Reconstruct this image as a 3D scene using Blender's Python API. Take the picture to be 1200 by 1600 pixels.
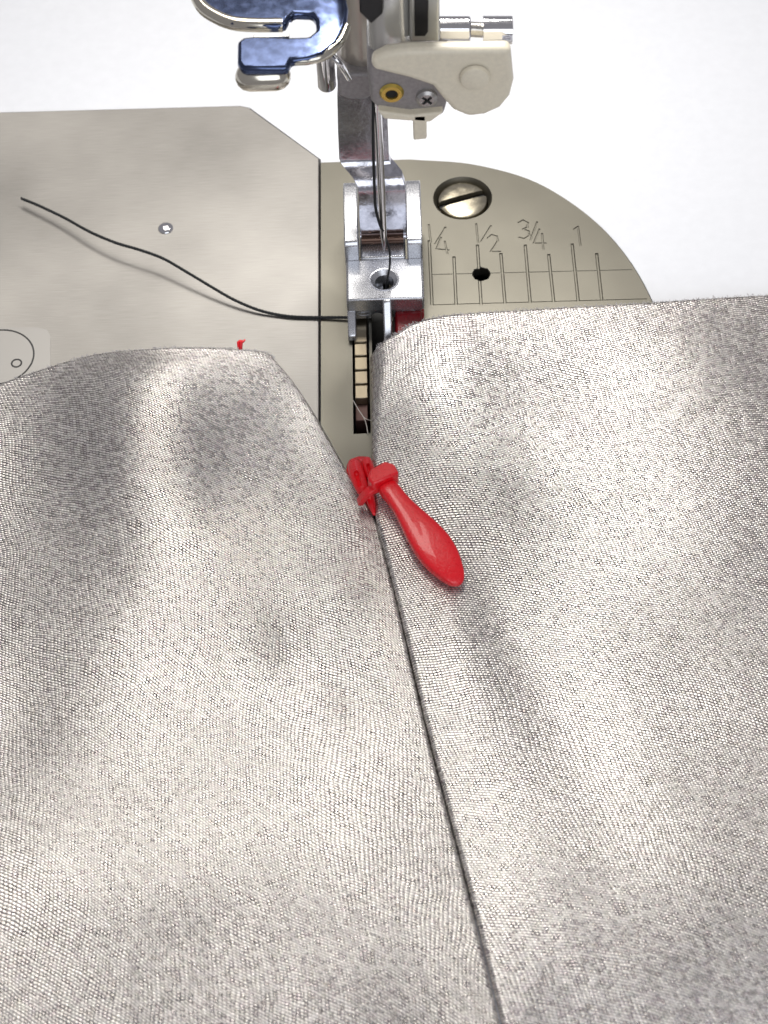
import bpy, bmesh, math, random
import numpy as np
from mathutils import Vector, Matrix, noise

# ------------------------------------------------------------------ scene, camera, light  (1 unit = 1 cm)
S = bpy.context.scene
for o in list(bpy.data.objects): bpy.data.objects.remove(o)
C = S.collection
S.unit_settings.scale_length = 0.01
rnd = random.Random(7)

FOC = 3400.0; PC = np.array([600.0, 800.0])          # focal length in photo pixels (1200 x 1600)
def nrm(v):
    v = np.array(v, float); return v / np.linalg.norm(v)
Yc = nrm((-100, -4680, FOC)); Zc = -nrm((140, 2470, FOC)); Zc = nrm(Zc - Yc * Zc.dot(Yc)); Xc = np.cross(Yc, Zc)
M3 = np.array([Xc, Yc, Zc])                            # camera (x right, y down, z forward) -> world
def ray(px, py): return M3 @ np.array([(px - PC[0]) / FOC, (py - PC[1]) / FOC, 1.0])
CAM = np.array([0, 0, 0.55]) - ray(601, 437) * 28.9
def at(px, py, z=0.0):                                 # point of the horizontal plane z seen at a pixel
    r = ray(px, py); return CAM + r * ((z - CAM[2]) / r[2])
def aty(px, py, y=0.0):                                # point of the upright plane y seen at a pixel
    r = ray(px, py); return CAM + r * ((y - CAM[1]) / r[1])

cd = bpy.data.cameras.new('camera'); cam = bpy.data.objects.new('camera', cd); C.objects.link(cam)
R = Matrix(((M3[0][0], -M3[0][1], -M3[0][2]), (M3[1][0], -M3[1][1], -M3[1][2]), (M3[2][0], -M3[2][1], -M3[2][2])))
cam.matrix_world = Matrix.Translation(Vector(CAM)) @ R.to_4x4()
cd.sensor_fit = 'VERTICAL'; cd.sensor_height = 36; cd.sensor_width = 27; cd.lens = FOC / 1600 * 36
cd.clip_start = 0.5; cd.clip_end = 400
cd.dof.use_dof = True; cd.dof.focus_distance = 27.8; cd.dof.aperture_fstop = 0.48
S.camera = cam

W = bpy.data.worlds.new('World'); S.world = W; W.use_nodes = True
bgn = W.node_tree.nodes['Background']
bgn.inputs['Color'].default_value = (0.93, 0.91, 0.97, 1); bgn.inputs['Strength'].default_value = 0.25
def area(name, loc, target, sx, sy, power, col):
    l = bpy.data.lights.new(name, 'AREA'); l.shape = 'RECTANGLE'; l.size = sx; l.size_y = sy; l.energy = power; l.color = col
    o = bpy.data.objects.new(name, l); C.objects.link(o); o.location = loc
    o.rotation_euler = (Vector(target) - Vector(loc)).to_track_quat('-Z', 'Y').to_euler()
    return o
area('machine_lamp', (0.7, 4.8, 10.5), (-0.3, 1.2, 0), 3.2, 1.2, 700, (1.0, 0.97, 0.93))
area('ceiling_panel', (-7, 30, 62), (-3, -3, 0), 24, 46, 18800, (1.0, 0.953, 0.88))
area('front_fill', (14, -62, 42), (0, -2, 0), 60, 46, 16000, (0.90, 0.94, 1.0))  # soft fill added behind the camera to brighten front-facing metal
S.view_settings.view_transform = 'Standard'; S.view_settings.look = 'None'
S.view_settings.exposure = 0.12; S.view_settings.gamma = 1.0
S.cycles.use_denoising = True
S.cycles.max_bounces = 8

# ------------------------------------------------------------------ helpers
def V(p): return Vector((float(p[0]), float(p[1]), float(p[2])))
def link(name, me, mat, parent=None):
    o = bpy.data.objects.new(name, me); C.objects.link(o)
    if mat is not None and not me.materials: me.materials.append(mat)
    if parent is not None:
        o.parent = parent
        o.matrix_parent_inverse = Matrix.Translation(-parent.location) @ Matrix.Identity(4)
    return o
def mesh(name, bm, mat, parent=None, angle=35, smooth=True, bevel=0, seg=3):
    bmesh.ops.recalc_face_normals(bm, faces=bm.faces)
    me = bpy.data.meshes.new(name); bm.to_mesh(me); bm.free()
    o = link(name, me, mat, parent)
    if smooth:
        me.polygons.foreach_set('use_smooth', [True] * len(me.polygons)); me.set_sharp_from_angle(angle=math.radians(angle))
    if bevel:
        b = o.modifiers.new('bevel', 'BEVEL'); b.width = bevel; b.segments = seg; b.limit_method = 'ANGLE'; b.angle_limit = math.radians(angle)
        b.harden_normals = False
    return o
def tag(o, label, cat, group=None, kind=None):
    o['label'] = label; o['category'] = cat
    if group: o['group'] = group
    if kind: o['kind'] = kind
    return o
def empty(name, loc, label, cat, group=None):
    o = bpy.data.objects.new(name, None); C.objects.link(o); o.location = loc; o.empty_display_size = 0.2
    return tag(o, label, cat, group)
def prism(pts, vec, bm=None):
    """polygon of 3-D points pushed along vec into a solid"""
    bm = bm or bmesh.new()
    a = [bm.verts.new(V(p)) for p in pts]; b = [bm.verts.new(V(p) + Vector(vec)) for p in pts]
    n = len(pts)
    bm.faces.new(a); bm.faces.new(b[::-1])
    for i in range(n): bm.faces.new((a[i], b[i], b[(i + 1) % n], a[(i + 1) % n]))
    return bm
def box(x0, x1, y0, y1, z0, z1, bm=None):
    return prism([(x0, y0, z0), (x1, y0, z0), (x1, y1, z0), (x0, y1, z0)], (0, 0, z1 - z0), bm)
def tube(pts, rad, n=10, bm=None, flat=1.0, up=None, caps=True):
    """sweep an ellipse (rad, rad*flat) along points"""
    bm = bm or bmesh.new(); P = [V(p) for p in pts]; rings = []
    rads = rad if hasattr(rad, '__len__') else [rad] * len(P)
    last = None
    for i, p in enumerate(P):
        t = (P[min(i + 1, len(P) - 1)] - P[max(i - 1, 0)]).normalized()
        u = Vector(up) if up else (last if last else (Vector((0, 0, 1)) if abs(t.z) < .9 else Vector((0, 1, 0))))
        s = t.cross(u).normalized(); w = s.cross(t).normalized(); last = w
        rings.append([bm.verts.new(p + s * math.cos(k * 2 * math.pi / n) * rads[i] + w * math.sin(k * 2 * math.pi / n) * rads[i] * flat) for k in range(n)])
    for a, b in zip(rings, rings[1:]):
        for k in range(n): bm.faces.new((a[k], a[(k + 1) % n], b[(k + 1) % n], b[k]))
    if caps: bm.faces.new(rings[0][::-1]); bm.faces.new(rings[-1])
    return bm
def capsule(pts, rads, flat=1, n=16, up=(0, 0, 1)):
    P = [V(p) for p in pts]; t0 = (P[0] - P[1]).normalized(); t1 = (P[-1] - P[-2]).normalized()
    Q, Rr = [], []
    for a_ in (80, 55, 30): Q.append(P[0] + t0 * rads[0] * math.sin(math.radians(a_))); Rr.append(rads[0] * math.cos(math.radians(a_)))
    Q += P; Rr += list(rads)
    for a_ in (30, 55, 80): Q.append(P[-1] + t1 * rads[-1] * math.sin(math.radians(a_))); Rr.append(rads[-1] * math.cos(math.radians(a_)))
    return tube(Q, Rr, n, flat=flat, up=up)
def lathe(prof, loc, axis=(0, 0, 1), n=40, bm=None):
    """profile of (radius, height) turned round an axis"""
    bm = bm or bmesh.new(); q = Vector((0, 0, 1)).rotation_difference(Vector(axis)); L = V(loc); rings = []
    for r, h in prof:
        if r < 1e-6: rings.append([bm.verts.new(L + q @ Vector((0, 0, h)))])
        else: rings.append([bm.verts.new(L + q @ Vector((r * math.cos(k * 2 * math.pi / n), r * math.sin(k * 2 * math.pi / n), h))) for k in range(n)])
    for a, b in zip(rings, rings[1:]):
        for k in range(n):
            f = [a[k % len(a)], a[(k + 1) % n % len(a)], b[(k + 1) % n % len(b)], b[k % len(b)]]
            g = []
            for v in f:
                if v not in g: g.append(v)
            if len(g) > 2: bm.faces.new(g)
    return bm
def spline(pts, n, closed=False):
    """points of a Catmull-Rom curve through pts, evenly resampled"""
    P = np.array(pts, float); m = len(P); out = []
    for i in range(m - 1):
        p0 = P[max(i - 1, 0)] if i else 2 * P[0] - P[1]; p1 = P[i]; p2 = P[i + 1]; p3 = P[i + 2] if i + 2 < m else 2 * P[-1] - P[-2]
        for t in np.linspace(0, 1, 24, endpoint=False):
            out.append(.5 * (2 * p1 + (p2 - p0) * t + (2 * p0 - 5 * p1 + 4 * p2 - p3) * t * t + (3 * p1 - p0 - 3 * p2 + p3) * t ** 3))
    out.append(P[-1]); out = np.array(out)
    L = np.concatenate([[0], np.cumsum(np.linalg.norm(np.diff(out, axis=0), axis=1))])
    q = np.linspace(0, L[-1], n)
    return np.stack([np.interp(q, L, out[:, k]) for k in range(out.shape[1])], 1)
def boolean(o, cutter_bm, name):
    bmesh.ops.recalc_face_normals(cutter_bm, faces=cutter_bm.faces)
    me = bpy.data.meshes.new('cutter'); cutter_bm.to_mesh(me); cutter_bm.free()
    c = bpy.data.objects.new('cutter', me); C.objects.link(c)
    m = o.modifiers.new('cut', 'BOOLEAN'); m.operation = 'DIFFERENCE'; m.solver = 'EXACT'; m.use_self = True; m.object = c
    dg = bpy.context.evaluated_depsgraph_get(); dg.update()
    new = bpy.data.meshes.new_from_object(o.evaluated_get(dg)); o.modifiers.remove(m)
    old = o.data; o.data = new; new.name = name
    bpy.data.objects.remove(c); bpy.data.meshes.remove(me); bpy.data.meshes.remove(old)
    new.polygons.foreach_set('use_smooth', [True] * len(new.polygons)); new.set_sharp_from_angle(angle=math.radians(30))

# ------------------------------------------------------------------ materials
def mat(name, base, rough=.4, metal=0., **kw):
    m = bpy.data.materials.new(name); m.use_nodes = True; nt = m.node_tree; b = nt.nodes['Principled BSDF']
    b.inputs['Base Color'].default_value = (*base, 1); b.inputs['Roughness'].default_value = rough; b.inputs['Metallic'].default_value = metal
    for k, v in kw.items(): b.inputs[k.replace('_', ' ')].default_value = v
    return m
def N(nt, typ, **kw):
    n = nt.nodes.new(typ)
    for k, v in kw.items():
        if k in n.inputs: n.inputs[k].default_value = v
        else: setattr(n, k, v)
    return n
def grain(m, scale=40, amount=.15, rough=.1, bump=.0, stretch=(1, 1, 1), dist=.01, second=0, hue=None):
    """wear: object-space noise on colour, roughness and relief"""
    nt = m.node_tree; b = nt.nodes['Principled BSDF']; L = nt.links
    tc = N(nt, 'ShaderNodeTexCoord'); mp = N(nt, 'ShaderNodeMapping'); mp.inputs['Scale'].default_value = stretch
    L.new(tc.outputs['Object'], mp.inputs['Vector'])
    nz = N(nt, 'ShaderNodeTexNoise', Scale=scale, Detail=5.0, Roughness=.6); L.new(mp.outputs[0], nz.inputs['Vector'])
    base = b.inputs['Base Color'].default_value[:3]; r0 = b.inputs['Roughness'].default_value
    mx = N(nt, 'ShaderNodeMix', data_type='RGBA'); mx.inputs['A'].default_value = (*[c * (1 - amount) for c in base], 1)
    h = hue or base; mx.inputs['B'].default_value = (*[min(1, c * (1 + amount)) for c in h], 1)
    src = nz.outputs['Fac']
    if second:
        n2 = N(nt, 'ShaderNodeTexNoise', Scale=second, Detail=3.0); L.new(tc.outputs['Object'], n2.inputs['Vector'])
        ad = N(nt, 'ShaderNodeMath', operation='MULTIPLY_ADD'); L.new(n2.outputs['Fac'], ad.inputs[0]); ad.inputs[1].default_value = .6
        sc_ = N(nt, 'ShaderNodeMath', operation='MULTIPLY'); L.new(nz.outputs['Fac'], sc_.inputs[0]); sc_.inputs[1].default_value = .4
        L.new(sc_.outputs[0], ad.inputs[2]); src = ad.outputs[0]
    cr = N(nt, 'ShaderNodeMapRange'); cr.inputs['From Min'].default_value = .34; cr.inputs['From Max'].default_value = .66; L.new(src, cr.inputs['Value']); src = cr.outputs[0]
    L.new(src, mx.inputs['Factor']); L.new(mx.outputs['Result'], b.inputs['Base Color'])
    mr = N(nt, 'ShaderNodeMapRange'); mr.inputs['To Min'].default_value = max(.02, r0 - rough); mr.inputs['To Max'].default_value = min(1, r0 + rough)
    L.new(nz.outputs['Fac'], mr.inputs['Value']); L.new(mr.outputs[0], b.inputs['Roughness'])
    if bump:
        bp = N(nt, 'ShaderNodeBump', Strength=bump, Distance=dist); L.new(nz.outputs['Fac'], bp.inputs['Height']); L.new(bp.outputs[0], b.inputs['Normal'])
    return m
WHITE = grain(mat('white_enamel', (.81, .83, .87), .22), 6, .015, .05)
PLATE = grain(mat('brushed_steel', (.33, .318, .30), .54, 1.), 3, .24, .09, .14, (1, 34, 1), .004, second=.45)
PLATE_DIM = grain(mat('dim_reflection_steel', (.185, .176, .148), .48, 1.), 90, .16, .09, .12, dist=.004, second=.6)  # darker base colour carries the shaded pillar's reflection on this plate
CHROME = mat('chrome', (.80, .80, .82), .09, 1.)
WORN = grain(mat('worn_chrome', (.62, .62, .68), .14, 1.), 14, .12, .08, .3, dist=.012)
CAST = grain(mat('cast_metal', (.62, .63, .66), .27, .9), 60, .1, .1, .13, dist=.006, second=5)
BLUE_REFL = grain(mat('chrome_blue_reflection', (.085, .11, .20), .12, 1.), 8, .25, .05)  # chrome whose blue reflection is put into the base colour
CREAM = grain(mat('cream_plastic', (.88, .81, .645), .38), 20, .04, .08, .1, dist=.005)
GREYP = grain(mat('grey_casting', (.34, .32, .32), .45, .3), 25, .12, .1, .15, dist=.006)
STEEL = grain(mat('steel', (.55, .53, .49), .25, 1.), 12, .12, .08)
BRASS = mat('brass', (.75, .58, .15), .3, 1.)
WARMSTEEL = grain(mat('warm_steel', (.56, .51, .39), .24, 1.), 9, .15, .1)
RIMST = mat('rim_steel', (.74, .70, .60), .14, 1.)
DARK = mat('recess_shade', (.006, .007, .007), .6)  # near-black colour that paints the shade inside recesses
GAP_BLACK = mat('gap_shade', (.01, .01, .012), .3)  # near-black colour that paints shade in a groove and a gap
THREAD = grain(mat('black_thread', (.012, .014, .016), .7), 80, .5, .1)
RED = grain(mat('red_enamel', (.88, .005, .016), .3, 0., Coat_Weight=.5, Coat_Roughness=.07), 34, .06, .1, .7, dist=.008)
REDTAPE = grain(mat('red_tape', (.24, .002, .008), .2), 60, .3, .1, .5, dist=.01)
INK = mat('black_ink', (.02, .02, .02), .5)
STICKER = mat('clear_sticker', (.33, .322, .31), .5, 1.)
FIBRE = mat('pale_fibre', (.72, .68, .62), .6)
FRAY = mat('silver_fray', (.62, .60, .60), .45, .4)

def satin():
    m = bpy.data.materials.new('silver_satin'); m.use_nodes = True; nt = m.node_tree; b = nt.nodes['Principled BSDF']; L = nt.links
    def math_(op, a=None, c=None, d=None):
        n = N(nt, 'ShaderNodeMath', operation=op)
        for k, v in enumerate((a, c, d)):
            if v is None: continue
            if isinstance(v, (int, float)): n.inputs[k].default_value = v
            else: L.new(v, n.inputs[k])
        return n.outputs[0]
    uv = N(nt, 'ShaderNodeUVMap', uv_map='weave')
    def warp(src, scale, amp, base):
        w = N(nt, 'ShaderNodeTexNoise', Scale=scale, Detail=1.0); L.new(src, w.inputs['Vector'])
        n = N(nt, 'ShaderNodeVectorMath', operation='MULTIPLY_ADD'); L.new(w.outputs['Color'], n.inputs[0]); n.inputs[1].default_value = (amp, amp, 0); L.new(base, n.inputs[2])
        return n.outputs[0]
    p = warp(uv.outputs[0], .28, .9, uv.outputs[0]); p = warp(uv.outputs[0], 3.0, .06, p); p = warp(uv.outputs[0], 12.0, .014, p); p = warp(uv.outputs[0], 34.0, .005, p)
    mp = N(nt, 'ShaderNodeMapping'); mp.inputs['Rotation'].default_value = (0, 0, math.radians(17)); L.new(p, mp.inputs['Vector'])
    xy = N(nt, 'ShaderNodeSeparateXYZ'); L.new(mp.outputs[0], xy.inputs[0])
    v = math_('MULTIPLY', xy.outputs['Y'], 1 / .032); row = math_('FLOOR', v); fv = math_('SUBTRACT', v, row)
    u = math_('ADD', math_('MULTIPLY', xy.outputs['X'], 1 / .048), math_('MULTIPLY', row, .38)); col = math_('FLOOR', u); fu = math_('SUBTRACT', u, col)
    cid = N(nt, 'ShaderNodeCombineXYZ'); L.new(col, cid.inputs[0]); L.new(row, cid.inputs[1])
    wn = N(nt, 'ShaderNodeTexWhiteNoise', noise_dimensions='3D'); L.new(cid.outputs[0], wn.inputs['Vector'])
    def hump(f, e):                                        # 0 at the cell border, 1 in its middle
        q = math_('SUBTRACT', f, .5); q = math_('MULTIPLY', math_('ABSOLUTE', q), 2.0); return math_('SUBTRACT', 1.0, math_('POWER', q, e))
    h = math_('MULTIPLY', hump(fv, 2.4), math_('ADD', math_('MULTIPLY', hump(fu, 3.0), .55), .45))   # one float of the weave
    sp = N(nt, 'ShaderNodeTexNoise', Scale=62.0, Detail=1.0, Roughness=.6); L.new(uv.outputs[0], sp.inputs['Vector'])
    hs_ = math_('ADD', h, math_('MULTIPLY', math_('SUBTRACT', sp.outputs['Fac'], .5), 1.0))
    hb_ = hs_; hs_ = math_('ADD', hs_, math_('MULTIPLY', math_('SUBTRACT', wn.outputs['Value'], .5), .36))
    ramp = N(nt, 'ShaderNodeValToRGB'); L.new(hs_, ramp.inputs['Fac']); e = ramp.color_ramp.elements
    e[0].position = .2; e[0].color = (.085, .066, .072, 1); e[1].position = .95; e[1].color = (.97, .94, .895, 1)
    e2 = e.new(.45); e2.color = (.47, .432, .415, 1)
    tn = N(nt, 'ShaderNodeTexNoise', Scale=13.0, Detail=2.0); L.new(uv.outputs[0], tn.inputs['Vector'])
    ov = N(nt, 'ShaderNodeMix', data_type='RGBA', blend_type='OVERLAY'); ov.inputs['Factor'].default_value = .12
    L.new(ramp.outputs['Color'], ov.inputs['A']); L.new(tn.outputs['Color'], ov.inputs['B']); L.new(ov.outputs['Result'], b.inputs['Base Color'])
    b.inputs['Metallic'].default_value = .8
    ro = N(nt, 'ShaderNodeMapRange'); ro.inputs['To Min'].default_value = .23; ro.inputs['To Max'].default_value = .37
    L.new(wn.outputs['Value'], ro.inputs['Value']); L.new(ro.outputs[0], b.inputs['Roughness'])
    bp = N(nt, 'ShaderNodeBump', Strength=.6, Distance=.009); L.new(math_('ADD', h, math_('MULTIPLY', sp.outputs['Fac'], .45)), bp.inputs['Height']); L.new(bp.outputs[0], b.inputs['Normal'])
    return m
SATIN = satin()

# ------------------------------------------------------------------ machine bed, head
X0 = -0.89
arc = spline([at(*q)[:2] for q in ((640, 249), (745, 258), (850, 291), (950, 366), (1020, 475), (1048, 610))], 60)
ty = arc[0][1]
np_out = [(X0 + .011, -7.2), (X0 + .011, ty)] + [tuple(p) for p in arc] + [(arc[-1][0], -7.2)]
cv_out = [(-11, -7.2), (-11, 4.12), (-2.06, 4.0), (-1.93, 3.955), (X0 - .011, 2.86), (X0 - .011, -7.2)]
bed_bm = box(-60, 60, -9.0, 60, -3.0, -.03)
bed = mesh('machine_bed', bed_bm, WHITE, angle=30)
def grow(poly, d):
    P = np.array(poly); c = P.mean(0); out = []
    n = len(P)
    area2 = sum(P[i][0] * P[(i + 1) % n][1] - P[(i + 1) % n][0] * P[i][1] for i in range(n)); sg = 1 if area2 > 0 else -1
    for i in range(n):
        t = nrm(P[(i + 1) % n] - P[i - 1]); out.append(P[i] + d * sg * np.array([t[1], -t[0]]))
    return out
cut = bmesh.new()
prism([(p[0], p[1], -1.6) for p in grow(np_out, .022)], (0, 0, 4), cut)
prism([(p[0], p[1], -1.6) for p in grow(cv_out, .022)], (0, 0, 4), cut)
boolean(bed, cut, 'machine_bed')
bed['kind'] = 'structure'; bed['label'] = 'glossy white sewing machine bed around the steel plates'
# ------------------------------------------------------------------ cover plate (left)
cp = empty('cover_plate', (-4, 1, 0), 'wide brushed steel cover plate with one small rivet, left of the needle plate', 'cover plate')
mesh('plate', prism([(p[0], p[1], -.16) for p in cv_out], (0, 0, .16)), PLATE, cp, bevel=.018, seg=2)
rv = at(259, 357)
mesh('rivet', lathe([(.105, -.02), (.105, .012), (.09, .03), (.05, .042), (0, .045)], rv), CHROME, cp)
sc = at(-2, 558)
mesh('sticker', prism([(p[0], p[1], .003) for p in [at(-60, 512)[:2], at(60, 512)[:2], at(74, 516)[:2], at(79, 526)[:2], at(79, 620)[:2], at(-60, 620)[:2]]], (0, 0, .004)), STICKER, cp, smooth=False)
def ring(c, r, w, z, n=96, h=.003):
    bm = bmesh.new(); rr = [[bm.verts.new((c[0] + q * math.cos(a * 2 * math.pi / n), c[1] + q * math.sin(a * 2 * math.pi / n), zz)) for a in range(n)] for q, zz in ((r - w, z), (r - w, z + h), (r + w, z + h), (r + w, z))]
    for j in range(4):
        a, b = rr[j], rr[(j + 1) % 4]
        for k in range(n): bm.faces.new((a[k], a[(k + 1) % n], b[(k + 1) % n], b[k]))
    return bm
mesh('printed_circle', ring(sc, .47, .011, .0075), INK, cp)
mesh('printed_circle', ring(at(26, 568), .065, .011, .0075, 40), INK, cp)

# ------------------------------------------------------------------ needle plate (right)
npl = empty('needle_plate', (.8, 1, 0), 'round ended steel needle plate engraved with a ruled inch scale', 'needle plate')
plate = mesh('plate', prism([(p[0], p[1], -.16) for p in np_out], (0, 0, .16)), PLATE_DIM, npl)
cut = bmesh.new()
zz = lambda q: (q[0] / 3 + 640, q[1] / 3 + 230)
def groove(a, b, w, d, bm):
    a = np.array(a[:2]); b = np.array(b[:2]); t = nrm(b - a); s = np.array([-t[1], t[0]]); a = a - t * w * .5; b = b + t * w * .5
    prof = [(-w, .012), (w, .012), (w * .35, -d), (-w * .35, -d)]
    A = [bm.verts.new((*(a + s * u), z)) for u, z in prof]; B = [bm.verts.new((*(b + s * u), z)) for u, z in prof]
    bm.faces.new(A); bm.faces.new(B[::-1])
    for i in range(4): bm.faces.new((A[i], B[i], B[(i + 1) % 4], A[(i + 1) % 4]))
for a, b in (((92, 440), (105, 735)), ((208, 515), (218, 735)), ((318, 460), (335, 735)), ((428, 500), (447, 730)), ((542, 460), (565, 725)), ((652, 505), (675, 720)), ((762, 455), (790, 715)), ((877, 500), (900, 710))):
    groove(at(*zz(a)), at(*zz(b)), .030, .018, cut)
for a, b in (((105, 598), (1040, 575)), ((105, 740), (1110, 712))):
    groove(at(*zz(a)), at(*zz(b)), .018, .009, cut)
strokes = [[(670, 351), (673, 378)], [(696, 355), (680, 381)], [(689, 371), (682, 389), (701, 391)], [(695, 377), (699, 396)],
           [(744, 350), (747, 379)], [(767, 353), (752, 377)], [(762, 372), (768, 367), (776, 369), (778, 376), (767, 393), (782, 393)],
           [(810, 348), (817, 344), (825, 348), (824, 355), (817, 358), (826, 361), (827, 368), (819, 373), (811, 371)], [(839, 347), (829, 375)], [(843, 358), (834, 380), (853, 380)], [(847, 365), (849, 389)],
           [(897, 358), (903, 354), (907, 383)]]
for st in strokes:
    for a, b in zip(st, st[1:]): groove(at(*a), at(*b), .020, .014, cut)
fs = [at(552, 470), at(580, 470), at(580, 677), at(552, 677)]
x0, x1, y0, y1 = -.46, -.235, fs[2][1], 1.0
box(x0, x1, y0, y1, -.5, .5, cut)
box(-.2, .05, -.95, 1.0, -.5, .5, cut)
lathe([(0, -.5), (.36, -.5), (.36, -.1), (.42, .01), (.42, .5), (0, .5)], (1.11, 1.98, 0), n=56, bm=cut)
hp = at(752, 428)
lathe([(0, -.5), (.125, -.5), (.125, -.01), (.14, .01), (.14, .5), (0, .5)], hp, n=8, bm=cut)
boolean(plate, cut, 'plate')
mesh('slot_shade_block', box(-.84, 3.2, -3.2, 2.6, -1.2, -.6), DARK, npl)  # dark block added below so the plate slots look shaded
s0 = at(685, 318); s1 = at(762, 297); sd = nrm((s1 - s0)[:2]); sn = np.array([-sd[1], sd[0]])
scr = mesh('screw', lathe([(0, -.3), (.345, -.3), (.345, -.05), (.335, -.022), (.30, -.006), (.2, .006), (0, .01)], (1.11, 1.98, -.02), n=56), WARMSTEEL, npl)
cut = bmesh.new(); cc = np.array([1.11, 1.99])
prism([(*(cc - sd * .6 - sn * .055), -.16), (*(cc + sd * .6 - sn * .055), -.16), (*(cc + sd * .6 + sn * .055), -.16), (*(cc - sd * .6 + sn * .055), -.16)], (0, 0, .6), cut)
boolean(scr, cut, 'screw')
mesh('screw_slot_shade', prism([(*(cc - sd * .33 - sn * .05), -.15), (*(cc + sd * .33 - sn * .05), -.15), (*(cc + sd * .33 + sn * .05), -.15), (*(cc - sd * .33 + sn * .05), -.15)], (0, 0, .045)), DARK, scr)  # dark strip painting the shade at the bottom of the slot
# feed dog: toothed bar in the long slot
fd = empty('feed_dog', (-.345, -.6, -.2), 'toothed steel feed dog bar in the dark slot in front of the presser foot', 'feed dog')
py = [515, 537, 558, 580, 602, 625]
bm = bmesh.new(); ys = [at(565, p, .02)[1] for p in py]
prof = [(1.0, -.5), (1.0, .0)]
for i in range(5):
    prof += [(ys[i], -.035), (ys[i] - .02, .045), (ys[i + 1] + .02, .035)]
prof += [(ys[-1], -.06), (ys[-1], -.5)]
prism([(-.43, p[0], p[1]) for p in prof], (.165, 0, 0), bm)
mesh('toothed_bar', bm, mat('feed_dog_steel', (.30, .255, .185), .42, 1.), fd, bevel=.008, seg=1)
mesh('bar_end', box(-.43, -.27, ys[-1] - .27, ys[-1] - .002, -.5, -.07), mat('rusty_steel', (.12, .065, .055), .5, .4), fd, bevel=.01)

# ------------------------------------------------------------------ presser foot
pf = empty('zipper_foot_attachment', (0, 0, 0), 'grey cast metal zipper foot on a chrome shank, straddling the needle hole', 'presser foot')
zt = .55; yb, yf = at(600, 404, zt)[1], at(600, 467, zt)[1]; xl, xr = at(541, 440, zt)[0], at(662, 440, zt)[0]
bm = box(xl, xr, yf, yb, .30, zt)
foot = mesh('foot_block', bm, CAST, pf)
cut = lathe([(0, -.3), (.125, -.3), (.125, zt - .05), (.19, zt + .01), (.19, 1.5), (0, 1.5)], (-.005, 0, 0), n=40)
boolean(foot, cut, 'foot_block')
b = foot.modifiers.new('bevel', 'BEVEL'); b.width = .03; b.segments = 3; b.limit_method = 'ANGLE'; b.angle_limit = math.radians(60)
mesh('hole_rim', lathe([(.13, zt - .06), (.185, zt + .004), (.2, zt + .006), (.205, zt - .02)], (-.005, 0, 0), n=48), CAST, pf)
bm = prism([(0, yf + .02, .31), (0, yf + .10, .31), (0, yf + .28, 0.02), (0, yf + .2, .02)], (.001, 0, 0)); bm.free()
# lower front: two slanted recess faces, the rib between them and the left toe
def slant(xa, xb, notch=0):
    za = .06
    o = prism([(xa, yf + .04, .31), (xa, yb, .31), (xa, yb, za), (xa, yf + .10, za)], (xb - xa, 0, 0))
    return o
rw = mesh('recess_wall', slant(xl + .10, -.03), CAST, pf)
cut = box(-.20, -.04, -2, 2, -1, .12); tube([(-.12, -2, .12), (-.12, 2, .12)], .08, 24, cut); boolean(rw, cut, 'recess_wall')
mesh('recess_wall', slant(.10, xr - .05), CAST, pf)
for cx, mt in ((-.29, CAST), (.3, REDTAPE)): mesh('stamped_oval', tube([(cx + .085 * math.cos(a * math.pi / 12), yf + .045 - .002 * math.sin(a * math.pi / 12), .225 + .045 * math.sin(a * math.pi / 12)) for a in range(25)], .007, 6), CAST, pf)
mesh('toe', prism([(xl, yf, .31), (xl + .06, yf - .0, .31), (xl + .12, yf - .42, .05), (xl + .03, yf - .42, .05)], (0, .01, 0)) if False else
     prism([(xl, yf + .02, .32), (xl, yf - .02, .30), (xl, yf - .26, .12), (xl, yf - .27, .03), (xl, yf + .4, .03), (xl, yf + .4, .32)], (.11, 0, 0)), CAST, pf, bevel=.02)
mesh('centre_rib', prism([(-.035, yf + .1, .54), (-.035, yf - .03, .53), (-.035, yf - .10, .44), (-.035, yf - .34, .10), (-.035, yf - .42, .02), (-.035, yf + .3, .02)], (.115, 0, 0)), CAST, pf, bevel=.022)
for xa, xb in ((xl - .01, xl + .18), (xr - .205, xr)):
    mesh('cheek', prism([(xa, yb - .02, .30), (xa, yb - .02, zt + .28), (xa, yb + .02, zt + .33), (xa, yb + .86, zt + .5), (xa, yb + 1.0, zt + .44), (xa, yb + 1.04, .3)], (xb - xa, 0, 0)), CAST, pf, bevel=.018)
    mesh('cheek_base', box(xa, xb, yb - .02, yb + 1.0, .08, .298), CAST, pf, bevel=.01)
# chrome shank: bent strip lofted down to a tongue
rows = [(118, 1.02, 528, 602), (150, 1.02, 527, 604), (200, 1.02, 528, 606), (248, 1.02, 530, 608), (256, .99, 533, 611), (266, .92, 541, 620), (276, .84, 550, 628), (290, .76, 558, 633), (305, .72, 560, 634), (340, .70, 561, 635), (362, .69, 562, 635)]
cen = []
for py_, y_, a, b_ in rows: p, q = aty(a, py_, y_), aty(b_, py_, y_); cen.append((p, q))
zb = cen[-1][0][2]
for ang in (20, 45, 70, 90):
    r_ = .09; a0 = cen[10]; dy = -r_ * (1 - math.cos(math.radians(ang))) ; dz = -r_ * math.sin(math.radians(ang))
    cen.append(tuple(np.array(c) + np.array([0, dy * .6, dz]) for c in a0))
bm = bmesh.new(); th = .12; f = []
for p, q in cen: f.append([bm.verts.new(V(v)) for v in (p, q, np.array(q) + [0, th, 0], np.array(p) + [0, th, 0])])
for a, b_ in zip(f, f[1:]):
    for k in range(4): bm.faces.new((a[k], a[(k + 1) % 4], b_[(k + 1) % 4], b_[k]))
bm.faces.new(f[0]); bm.faces.new(f[-1][::-1])
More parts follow.
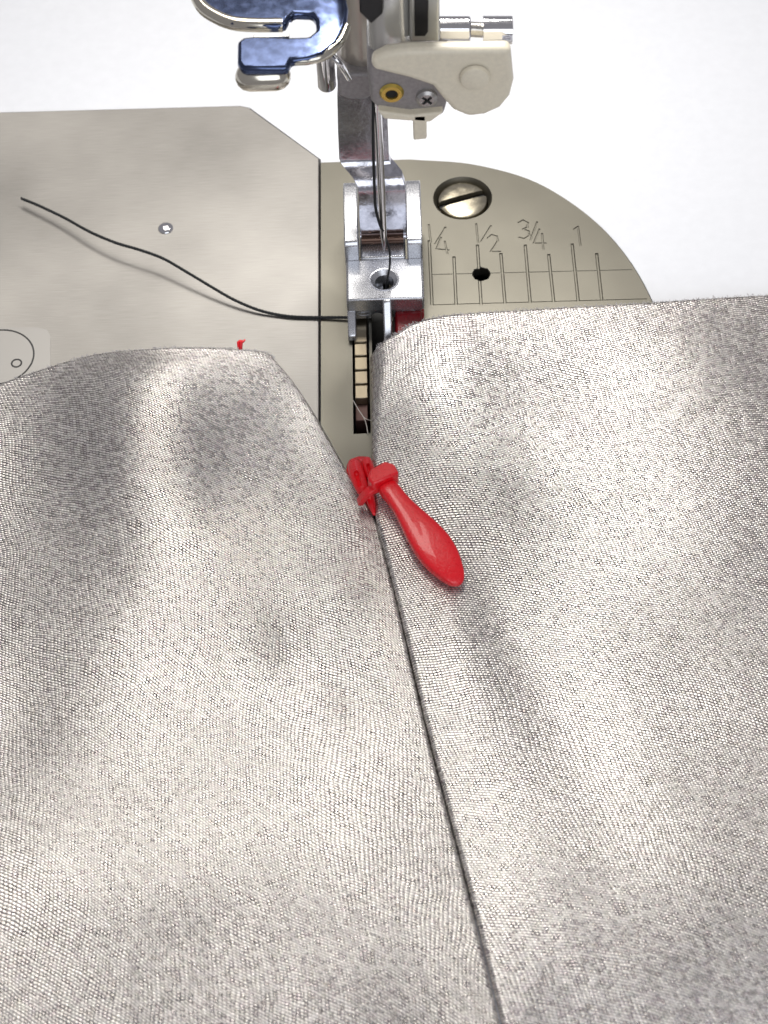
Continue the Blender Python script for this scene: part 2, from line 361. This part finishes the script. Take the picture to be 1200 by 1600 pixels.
mesh('shank', bm, WORN, pf, angle=50, bevel=.018, seg=2)
tl_, tr_ = at(563, 404, zt + .03), at(634, 404, zt + .03)
mesh('tongue', box(tl_[0], tr_[0], tl_[1], tl_[1] + .42, zt - .1, zt + .03), CAST, pf, bevel=.03)
mesh('hinge_pin', tube([(tl_[0] + .02, tl_[1] + .28, zt + .1), (tr_[0] - .02, tl_[1] + .28, zt + .1)], .075, 20), mat('brown_pin', (.10, .06, .045), .25, .8), pf, angle=60)

# ------------------------------------------------------------------ needle and threads
tip = aty(600.5, 396, 0); top = aty(589, 150, 0)
nd = empty('needle', tuple(top), 'thin steel needle pointing down into the hole of the presser foot', 'needle')
ax = (np.array(tip) - top); Ln = np.linalg.norm(ax); ax = ax / Ln
pts = [top + ax * Ln * t for t in (0, .3, .6, .82, .88, .93, .97, 1.0)]
mesh('shaft', tube(pts, [.05, .05, .049, .046, .041, .029, .013, .003], 18), mat('needle_steel', (.82, .82, .84), .12, 1.), nd, angle=60)
gx = [p + np.array([-.012, -.038, 0]) for p in pts[:5]]
mesh('groove', tube(gx, .009, 6), DARK, nd)
th1 = [aty(583, 150, -.02), aty(583, 220, -.07), aty(585, 290, -.07), aty(587, 325, -.06), aty(594, 352, -.05), aty(599, 360, -.03)]
th2 = [aty(600, 366, .04), aty(605, 378, .05), aty(609, 395, .03), aty(609, 415, .02), aty(606, 432, .0), aty(604, 445, 0), aty(602, 470, 0)]
tn = empty('needle_thread', tuple(th1[0]), 'black sewing thread running down the needle and into the foot hole', 'thread')
mesh('strand', tube(spline(th1, 40), .019, 8), THREAD, tn, angle=80)
mesh('strand', tube(spline(th2, 40), .014, 8), THREAD, tn, angle=80)
tp = [(33, 310, .12), (60, 321, .14), (100, 340, .16), (140, 362, .19), (180, 379, .22), (220, 391, .24), (255, 404, .23), (290, 424, .2), (330, 448, .15), (365, 468, .1), (400, 483, .06), (430, 491, .035), (460, 495, .03), (500, 496, .03), (530, 496, .04), (560, 497, .05)]
cpts = spline([at(*q) for q in tp], 900)
bm = bmesh.new()
for ph in (0, math.pi):                                   # two twisted plies
    pl = []
    for i, p in enumerate(cpts):
        a = i * .42 + ph; pl.append(p + np.array([0, math.cos(a) * .009, math.sin(a) * .009]))
    tube(pl, .0145, 6, bm)
tt = mesh('thread_tail', bm, THREAD, angle=80)
tag(tt, 'long black thread tail curving across the steel cover plate', 'thread')
lf = mesh('lint_fibre', tube(spline([at(552, 626, .02), at(560, 640, .05), at(568, 652, .05), at(572, 662, .03), at(575, 678, .02)], 30), .006, 5), FIBRE)
bm = bmesh.new(); bm.from_mesh(lf.data); tube(spline([at(566, 650, .05), at(573, 655, .04), at(583, 658, .03)], 12), .005, 5, bm); bm.to_mesh(lf.data); bm.free()
tag(lf, 'pale lint fibre lying across the black slot of the needle plate', 'lint')

# ------------------------------------------------------------------ needle clamp, threader, presser bar, thread guide
nc = empty('needle_clamp', tuple(aty(620, 150, 0)), 'grey needle clamp block with brass ring and cross head screw', 'needle clamp')
def trace(pts, y, depth, n=0):
    P = [aty(a, b_, y) for a, b_ in pts]
    return prism(P, (0, depth, 0))
mesh('clamp_block', trace([(573, 104), (600, 92), (690, 110), (702, 150), (694, 180), (672, 190), (640, 186), (598, 178), (580, 160)], -.45, .8), GREYP, nc, bevel=.06)
nb0 = aty(612, 95, -.05); mesh('needle_bar', lathe([(0, 0), (.27, 0), (.27, 4.4), (0, 4.4)], (nb0[0], -.05, nb0[2]), n=40), mat('pale_bar', (.70, .70, .68), .22, .7), nc)
sb = trace([(640, -60), (687, -60), (687, 66), (640, 66)], -.30, .5)
mesh('clamp_collar', sb, mat('satin_bar', (.55, .55, .52), .3, .7), nc, bevel=.03)
mesh('slot', trace([(646, -60), (671, -60), (669, 50), (664, 57), (648, 57)], -.32, .1), GAP_BLACK, nc, bevel=.008)  # black strip painting the shade of the collar's groove
p = aty(612, 145, -.46)
mesh('brass_ring', lathe([(.065, .0), (.075, .035), (.12, .035), (.145, .0)], p, (0, -1, 0), 36), BRASS, nc)
mesh('ring_hole', lathe([(0, .012), (.07, .012), (.07, -.02)], p, (0, -1, 0), 30), DARK, nc)
p = aty(667, 152, -.46)
cs = mesh('cross_screw', lathe([(0, .06), (.09, .06), (.125, .035), (.13, -.02), (0, -.02)], p, (0, -1, 0), 36), mat('screw_grey', (.45, .44, .43), .35, .8), nc)
cut = bmesh.new()
for sx_, sz_ in ((1, 1), (1, -1)):
    d_ = np.array([sx_, 0, sz_]) / 1.414; e_ = np.array([-sz_, 0, sx_]) / 1.414
    c_ = np.array(p) + [0, -.1, 0]
    prism([c_ - d_ * .075 - e_ * .019, c_ + d_ * .075 - e_ * .019, c_ + d_ * .075 + e_ * .019, c_ - d_ * .075 + e_ * .019], (0, .08, 0), cut)
boolean(cs, cut, 'cross_screw')
mesh('cross_recess', lathe([(0, .021), (.08, .021), (.08, .0), (0, 0)], p, (0, -1, 0), 24), DARK, nc)
# thumb screw on the right
a, b_ = aty(684, 46, .05), aty(735, 46, .05); c_, d_ = aty(754, 47, .05), aty(800, 47, .05)
ts = empty('clamp_screw', tuple(a), 'chrome clamp screw with slotted end, sticking out right of the needle clamp', 'screw')
mesh('collar', tube([a, b_], .155, 32), CHROME, ts, bevel=.025)
mesh('neck', tube([b_, c_], .09, 24), STEEL, ts)
hd = mesh('screw_head', tube([c_, d_], .165, 32), CHROME, ts)
ex = np.array(d_)
cut = box(ex[0] - .12, ex[0] + .2, ex[1] - .4, ex[1] + .4, ex[2] - .0, ex[2] + .06)
boolean(hd, cut, 'screw_head')
b2 = hd.modifiers.new('bevel', 'BEVEL'); b2.width = .02; b2.segments = 2; b2.limit_method = 'ANGLE'; b2.angle_limit = math.radians(60)

nt_ = empty('needle_threader', tuple(aty(690, 130, -.6)), 'cream plastic needle threader arm with round boss and a small hanging tab', 'needle threader')
mesh('arm', trace([(580, 96), (604, 84), (640, 80), (798, 78), (803, 128), (797, 152), (782, 170), (758, 181), (732, 184), (708, 174), (692, 156), (676, 136), (640, 124), (582, 110)], -.72, .2), CREAM, nt_, bevel=.085, seg=4)
mesh('boss', lathe([(.0, .05), (.12, .05), (.16, .03), (.175, -.02)], aty(742, 122, -.76), (0, -1, 0), 36), CREAM, nt_)
mesh('lower_lip', trace([(590, 174), (640, 181), (694, 176), (672, 192), (640, 190), (600, 187)], -.56, .3), CREAM, nt_, bevel=.03)
mesh('tab', trace([(645, 180), (667, 180), (667, 218), (646, 220)], -.56, .2), CREAM, nt_, bevel=.025)

pb = empty('presser_bar', tuple(aty(560, 120, .9)), 'beige steel presser bar with grey clamp, behind the needle', 'presser bar')
q = aty(566, 112, .95); mesh('bar', lathe([(0, 0), (.26, 0), (.26, 5.0), (0, 5.0)], (q[0], .95, q[2]), n=36), mat('beige_bar', (.52, .48, .42), .3, .6), pb)
mesh('bar_clamp', trace([(526, 120), (536, 116), (582, 116), (582, 150), (570, 157), (545, 156), (530, 150)], .55, .6), GREYP, pb, bevel=.04)
mesh('gap_wedge', trace([(560, -50), (601, -50), (598, 22), (580, 38), (562, 20)], -.36, .25), GAP_BLACK, pb, bevel=.02)  # added black wedge, stands in for a dark reflected gap
q = aty(511, 136, .75); mesh('pin', lathe([(0, 0), (.10, 0), (.115, .03), (.115, .75), (0, .75)], q, n=28), CHROME, pb)
q = aty(535, 96, .4); mesh('wire_hook', tube(spline([aty(520, 88, .3), aty(530, 98, .25), aty(538, 110, .3), aty(545, 122, .4)], 14), .04, 10), CHROME, pb, angle=70)

tg = empty('thread_guide', tuple(at(450, 60, 5.2)), 'chrome plate with a blue reflection as its colour, open slot and bent tab, upper left of the needle', 'guide plate')
zg = 5.1
outer = [(520, -60), (538, -20), (544, 12), (541, 38), (527, 66), (505, 84), (482, 91), (456, 93), (449, 106), (378, 106), (371, 96), (371, 64), (380, 57), (400, 55), (452, 57), (482, 56), (494, 46), (493, 30), (486, 21), (460, 20), (451, 28), (446, 38), (430, 40), (362, 36), (334, 26), (314, 8), (304, -16), (302, -60)]
mesh('plate', prism([at(a, b_, zg) for a, b_ in outer], (0, 0, -.13)), BLUE_REFL, tg, bevel=.045, seg=3)
def roll(pts, r): return tube(spline([at(a_, b_, zg - .07) for a_, b_ in pts], 24), r, 14)
mesh('rolled_rim', roll([(303, -30), (307, -8), (318, 12), (338, 26), (364, 36), (400, 39), (442, 39)], .085), RIMST, tg, angle=70)
a, b_ = at(396, 58, zg - .05), at(452, 58, zg - .05)
mesh('back_flange', box(a[0], b_[0], a[1] - .03, a[1] + .02, zg - .35, zg - .03), STEEL, tg, bevel=.01)
a, b_ = at(392, 112, zg - .2), at(428, 111, zg - .2)
tab = mesh('bent_tab', capsule([np.array(a) + [-.02, 0, -.08], np.array(b_) + [.02, 0, -.08]], [.17, .17], 1.0, 24, (0, 1, 0)), RIMST, tg, angle=60)
mesh('rolled_rim', roll([(456, 95), (484, 93), (507, 86), (529, 68), (541, 42)], .06), RIMST, tg, angle=70)

# ------------------------------------------------------------------ satin fabric
fab = empty('satin_fabric', (0, -6, .2), 'shiny silver grey satin fabric in two folded panels joined by a dark centre seam', 'fabric')
def gauss(x, y, c, sx, sy, rot=0):
    dx, dy = x - c[0], y - c[1]; ca, sa = math.cos(rot), math.sin(rot)
    u = (dx * ca + dy * sa) / sx; v = (-dx * sa + dy * ca) / sy
    return math.exp(-u * u - v * v)
BUMPS_L = [(at(240, 650), .95, 2.1, .12, .46), (at(560, 685), 1.05, 2.2, .35, -.40), (at(-200, 800), 2.3, 3.2, .1, -.62), (at(462, 1045), .42, .6, .2, -.09), (at(566, 1105), .42, .7, .3, -.10),
           (at(300, 930), 1.8, 1.1, .35, .10), (at(200, 1330), 3.2, 1.3, .0, .09), (at(430, 850), .7, 1.0, .7, -.10), (at(540, 950), .5, .45, .5, .06), (at(30, 1130), .8, 1.0, .2, -.10)]
BUMPS_R = [(at(700, 640), .7, 1.7, -.1, .09), (at(900, 620), 1.0, .9, .2, -.10), (at(830, 1060), .5, 1.6, .38, -.11), (at(700, 1050), .45, 2.0, .2, .03),
           (at(1080, 850), 1.4, 1.6, .3, .12), (at(950, 1350), 1.8, 1.8, .2, .06), (at(1330, 520), 2.0, 1.5, 0, -.36), (at(905, 1300), .8, 1.3, .3, -.05), (at(760, 800), .6, .7, 0, .08)]
def zf(x, y, bumps):
    z = .42 + sum(a * gauss(x, y, c, sx, sy, r_) for c, sx, sy, r_, a in bumps)
    z += .02 * noise.noise(Vector((x * .55, y * .55, 3.1))) + .006 * noise.noise(Vector((x * 1.7, y * 1.7, 9.4)))
    z = .07 + math.log(1 + math.exp((z - .07) * 14)) / 14           # the cloth never sinks into the plate
    if y < -8.2: z -= .045 * (y + 8.2) ** 2              # the cloth falls over the front of the bed
    return z
def panel(sg, fold_px, raw_px, bumps, rh0, rh1, rv0, label):
    NT, NS = 300, 210
    fold = spline([at(px, py_, .33)[:2] for px, py_ in fold_px], NT)
    rp = []
    for px, py_ in raw_px:
        z = .3
        for _ in range(8): q = at(px, py_, z); z = .5 * z + .5 * .72 * zf(q[0], q[1], bumps)
        rp.append(at(px, py_, z)[:2])
    rp[0] = fold[0]
    raw = spline(rp, NS)
    far = np.stack([np.full(NT, raw[-1][0]), np.linspace(raw[-1][1], fold[-1][1] - .2, NT)], 1)
    bot = np.stack([np.linspace(fold[-1][0], raw[-1][0], NS), np.linspace(fold[-1][1], far[-1][1], NS)], 1)
    verts, uvs, faces = [], [], []
    under = [.6, .35, .15]; arcn = 6
    ncol = len(under) + arcn + NS - 1
    ss = np.linspace(0, 1, NS) ** 1.8; idx = np.linspace(0, 1, NS)
    rawr = np.stack([np.interp(ss, idx, raw[:, k]) for k in (0, 1)], 1); botr = np.stack([np.interp(ss, idx, bot[:, k]) for k in (0, 1)], 1)
    for j in range(NT):
        t = j / (NT - 1); w = math.exp(-((t / .13) ** 2)); rh = rh1 + (rh0 - rh1) * w; rvj = .045 + (rv0 - .045) * w
        row = []
        for i in range(NS):
            s = ss[i]
            p = (1 - s) * fold[j] + s * far[j] + (1 - t) * rawr[i] + t * botr[i] - ((1 - s) * (1 - t) * fold[0] + s * (1 - t) * far[0] + (1 - s) * t * fold[-1] + s * t * far[-1])
            row.append(p)
        row = np.array(row)
        d = np.concatenate([[0], np.cumsum(np.linalg.norm(np.diff(row, axis=0), axis=1))])
        lift = 1 - .28 * math.exp(-((t * 14.5 / .6) ** 1.5))    # the raw edge lies lower
        E = fold[j]; zs = []
        for i in range(NS):
            p, dd = row[i], d[i]
            z = zf(p[0], p[1], bumps); near = math.exp(-((dd / .5) ** 2)) * (1 - .85 * math.exp(-((t / .2) ** 2)) * (1 if sg < 0 else .3)); z = z * (1 - near) + (.40 + .45 * (z - .42)) * near
            z *= lift
            rv = min(rvj, z * .75)
            if dd < rh: z -= rv * (1 - math.sqrt(max(0, 1 - (1 - dd / rh) ** 2)))
            zs.append(z)
        rl = min(.22, max(.01, zs[0] * .7)); sgx = sg
        for u in under: verts.append((E[0] + sg * (.06 + u), E[1], zs[0] - rl)); uvs.append((-u - .2, -j))
        for a_ in range(arcn):
            an = math.pi / 2 * (1 - a_ / arcn); verts.append((E[0] + sg * .06 * (1 - math.cos(an)), E[1], zs[0] - rl * math.sin(an))); uvs.append((-.12 + .12 * a_ / arcn, -j))
        for i in range(1, NS): verts.append((row[i][0], row[i][1], zs[i])); uvs.append((d[i], -j))
    me = bpy.data.meshes.new('fabric_panel')
    for j in range(NT - 1):
        for i in range(ncol - 1):
            a_ = j * ncol + i; f_ = (a_, a_ + 1, a_ + ncol + 1, a_ + ncol); faces.append(f_ if sg < 0 else f_[::-1])
    me.from_pydata(verts, [], faces); me.update()
    L_ = 14.5 / NT * .72
    vv = np.array(verts).reshape(NT, ncol, 3); seglen = np.linalg.norm(np.diff(vv[:, ncol // 2], axis=0), axis=1); vl = np.concatenate([[0], np.cumsum(seglen)])
    uvl = me.uv_layers.new(name='weave')
    li = np.zeros(len(me.loops), int); me.loops.foreach_get('vertex_index', li)
    U = np.array(uvs); ur = sg * U[li, 0]; vr = -vl[(-U[li, 1]).astype(int)]; an = math.radians(20 if sg < 0 else 2)
    uvv = np.stack([ur * math.cos(an) - vr * math.sin(an), ur * math.sin(an) + vr * math.cos(an)], 1) if True else np.stack([sg * U[li, 0], -vl[(-U[li, 1]).astype(int)]], 1)
    uvl.data.foreach_set('uv', uvv.astype(np.float32).ravel())
    o = link('fabric_panel', me, SATIN, fab); o['label'] = label
    me.polygons.foreach_set('use_smooth', [True] * len(me.polygons))
    sm = o.modifiers.new('smooth', 'SMOOTH'); sm.factor = .5; sm.iterations = 2
    so = o.modifiers.new('thickness', 'SOLIDIFY'); so.thickness = .03; so.offset = 0
    return vv
FOLD_L = [(434, 560), (455, 582), (474, 606), (500, 648), (522, 690), (545, 735), (568, 777), (587, 815), (603, 880), (622, 960), (640, 1040), (668, 1160), (700, 1285), (735, 1420), (778, 1590), (806, 1700), (840, 1830)]
RAW_L = [(434, 560), (420, 554), (400, 550), (340, 545), (230, 547), (130, 559), (60, 580), (0, 601), (-60, 622), (-140, 640)]
FOLD_R = [(a_ - (1.5 if b_ > 800 else 0) - max(0, b_ - 1000) * .0055, b_) for a_, b_ in [(579, 546), (581, 580), (582, 620), (583, 680), (585, 740), (588, 790), (592, 820), (608, 880), (628, 960), (647, 1040), (676, 1160), (709, 1285), (745, 1420), (789, 1590), (818, 1700), (852, 1830)]]
RAW_R = [(579, 546), (600, 534), (624, 520), (641, 509), (667, 500), (710, 493), (759, 489), (860, 483), (1000, 475), (1200, 462), (1320, 454)]
VL = panel(-1, FOLD_L, RAW_L, BUMPS_L, .42, .04, .24, 'left panel, its raw top edge curling beside the cover plate')
VR = panel(1, FOLD_R, RAW_R, BUMPS_R, .28, .05, .18, 'right panel, its raw top edge over the needle plate')
# frayed yarn ends along the two raw edges
bm = bmesh.new()
for vv in (VL, VR):
    row = vv[0]; nc_ = row.shape[0]
    for _ in range(650):
        i = rnd.randrange(28, nc_ - 2); p = row[i] + (row[i + 1] - row[i]) * rnd.random(); l_ = rnd.choice((.015, .02, .03, .035, .055)); 
        d_ = np.array([rnd.uniform(-.9, .9), rnd.uniform(.3, 1), rnd.uniform(-.3, .6)]); d_ /= np.linalg.norm(d_)
        e_ = np.array([rnd.uniform(-1, 1), rnd.uniform(-.6, .4), rnd.uniform(-.6, .4)]) * .5
        tube([p - d_ * .03, p + d_ * l_ * .5, p + d_ * l_ * .8 + e_ * l_ * .5], rnd.uniform(.003, .006), 4, bm)
fr = mesh('frayed_edge', bm, FRAY, fab); fr['kind'] = 'stuff'

# ------------------------------------------------------------------ red zipper
zp = empty('zipper', tuple(at(580, 770, .3)), 'red invisible zipper with a long drop shaped pull lying on the right panel', 'zipper')
sl = empty('slider', (0, 0, 0), '', ''); del sl['label']; del sl['category']; sl.parent = zp; sl.matrix_parent_inverse = Matrix.Translation(-zp.location)
bpy.data.objects.remove(sl)
bm = capsule([at(554, 726, .40), at(559, 745, .44), at(567, 766, .40)], [.088, .102, .08], .95)
body = mesh('slider_body', bm, RED, zp, angle=60)
boolean(body, capsule([at(557, 740, .50), at(561, 756, .51)], [.036, .036], 1.6), 'slider_body')
mesh('slider_wing', capsule([at(573, 721, .43), at(578, 736, .45), at(583, 752, .43)], [.065, .07, .055], .95), RED, zp, angle=60)
boolean(C.objects['slider_wing'], capsule([at(575, 727, .49), at(578, 738, .50)], [.024, .024], 1.6), 'slider_wing')
mesh('slider_spine', tube([at(566, 722, .30), at(571, 745, .34), at(577, 770, .34)], [.03, .035, .04], 10), RED, zp, angle=60)
mesh('slider_base', capsule([at(564, 732, .20), at(572, 765, .20), at(583, 800, .22)], [.19, .15, .045], .4), RED, zp, angle=60)
mesh('slider_nose', capsule([at(577, 772, .40), at(581, 788, .40), at(584.5, 803, .36)], [.06, .05, .022], 1.1), RED, zp, angle=60)
# flat strap that holds the pull
lp = spline([at(562, 785, .40), at(567, 778, .52), at(576, 769, .62), at(585, 763, .64), at(595, 763, .56)], 26)
zax = nrm(np.array(at(584, 803, .4)) - np.array(at(563, 722, .4)))
bm = bmesh.new(); rg = []
for i_, p_ in enumerate(lp):
    t_ = nrm(lp[min(i_ + 1, len(lp) - 1)] - lp[max(i_ - 1, 0)]); n2_ = nrm(np.cross(t_, zax))
    rg.append([bm.verts.new(V(p_ + zax * u_ * .056 + n2_ * v_ * .034)) for u_, v_ in ((-1, -1), (1, -1), (1, 1), (-1, 1))])
for a_, b_ in zip(rg, rg[1:]):
    for k in range(4): bm.faces.new((a_[k], a_[(k + 1) % 4], b_[(k + 1) % 4], b_[k]))
bm.faces.new(rg[0]); bm.faces.new(rg[-1][::-1])
mesh('strap', bm, RED, zp, angle=40, bevel=.012, seg=2)
# pull: lofted drop with a squared head
A_, B_ = np.array(at(604, 760, .66)), np.array(at(719, 914, .52)); axv = B_ - A_; Lp = np.linalg.norm(axv); axv = axv / Lp
side = nrm(np.cross(axv, [0, 0, 1])); upv = np.cross(side, axv)
prof = [(-.02, .10, .06), (0.0, .12, .09), (.06, .125, .10), (.12, .12, .09), (.2, .128, .08), (.3, .152, .08), (.45, .205, .095), (.58, .238, .105), (.68, .243, .105), (.78, .222, .1), (.87, .175, .09), (.94, .130, .07), (.975, .09, .05), (1.0, .03, .02)]
bm = bmesh.new(); rings = []
for t, w_, h_ in prof:
    c_ = A_ + axv * Lp * t + np.array([0, 0, .05 * math.sin(math.pi * min(1, max(0, t)))]); n_ = 24
    rings.append([bm.verts.new(V(c_ + side * w_ * np.sign(math.cos(k * 2 * math.pi / n_)) * abs(math.cos(k * 2 * math.pi / n_)) ** .85 + upv * h_ * np.sign(math.sin(k * 2 * math.pi / n_)) * abs(math.sin(k * 2 * math.pi / n_)) ** .42)) for k in range(n_)])
for a_, b_ in zip(rings, rings[1:]):
    for k in range(n_): bm.faces.new((a_[k], a_[(k + 1) % n_], b_[(k + 1) % n_], b_[k]))
bm.faces.new(rings[0][::-1]); bm.faces.new(rings[-1])
pull = mesh('pull_tab', bm, RED, zp, angle=60)
su = pull.modifiers.new('sub', 'SUBSURF'); su.levels = 1; su.render_levels = 2
# squared head with its crossbar
h0 = np.array(at(600, 747, .70)); hx = nrm(np.array(at(618, 741, .70)) - np.array(at(584, 757, .70))); hy = nrm(np.cross([0, 0, 1], hx)); hz = np.cross(hx, hy)
bm = bmesh.new(); prof2 = [(-.20, -.09), (.16, -.10), (.18, .05), (.10, .15), (-.12, .13), (-.22, .02)]
prism([h0 + hx * u + hy * v - hz * .12 for u, v in prof2], V(hz * .24), bm)
mesh('pull_head', bm, RED, zp, bevel=.028, seg=2)
# tape: narrow ribbon under the right panel, running up under the foot, and the far end behind the left panel
def ribbon(pts, w, th_=.02, dirx=(1, 0, 0)):
    bm = bmesh.new(); f_ = []
    for p in pts:
        p = np.array(p); d_ = np.array(dirx) * w
        f_.append([bm.verts.new(V(v)) for v in (p - d_, p + d_, p + d_ + [0, 0, th_], p - d_ + [0, 0, th_])])
    for a_, b_ in zip(f_, f_[1:]):
        for k in range(4): bm.faces.new((a_[k], a_[(k + 1) % 4], b_[(k + 1) % 4], b_[k]))
    bm.faces.new(f_[0]); bm.faces.new(f_[-1][::-1])
    return bm
tape_y = [.1, .0, yf - .02, yf - .12, yf - .3, -1.0, -2.0, -3.0]
tape_z = [.03, .035, .05, .08, .10, .08, .06, .08]
mesh('tape', ribbon([(.31 if y_ > -1 else .3, y_, z_) for y_, z_ in zip(tape_y, tape_z)], .2), REDTAPE, zp, angle=60)
bm = prism([(.125, .1, .03), (.125, yf + .03, .24), (.125, yf - .16, .21), (.125, yf - .34, .14), (.125, -1.5, .12), (.125, -1.5, .03)], (xr - .165, 0, 0))
mesh('tape_and_reflection', bm, REDTAPE, zp, bevel=.03)  # folded tape, plus its red reflection in the foot built as solid
e_ = at(374, 549, .18)
bm = bmesh.new()
for k in range(6):
    u = rnd.uniform(-.035, .035); tube([e_ + np.array([u * .6, .0, 0]), e_ + np.array([u, .09, .06 + rnd.random() * .03]), e_ + np.array([u * 1.5 + rnd.uniform(-.03, .03), rnd.uniform(.10, .15), .05 + rnd.random() * .04])], .016, 6, bm)
mesh('tape_end', bm, RED, zp, angle=60)
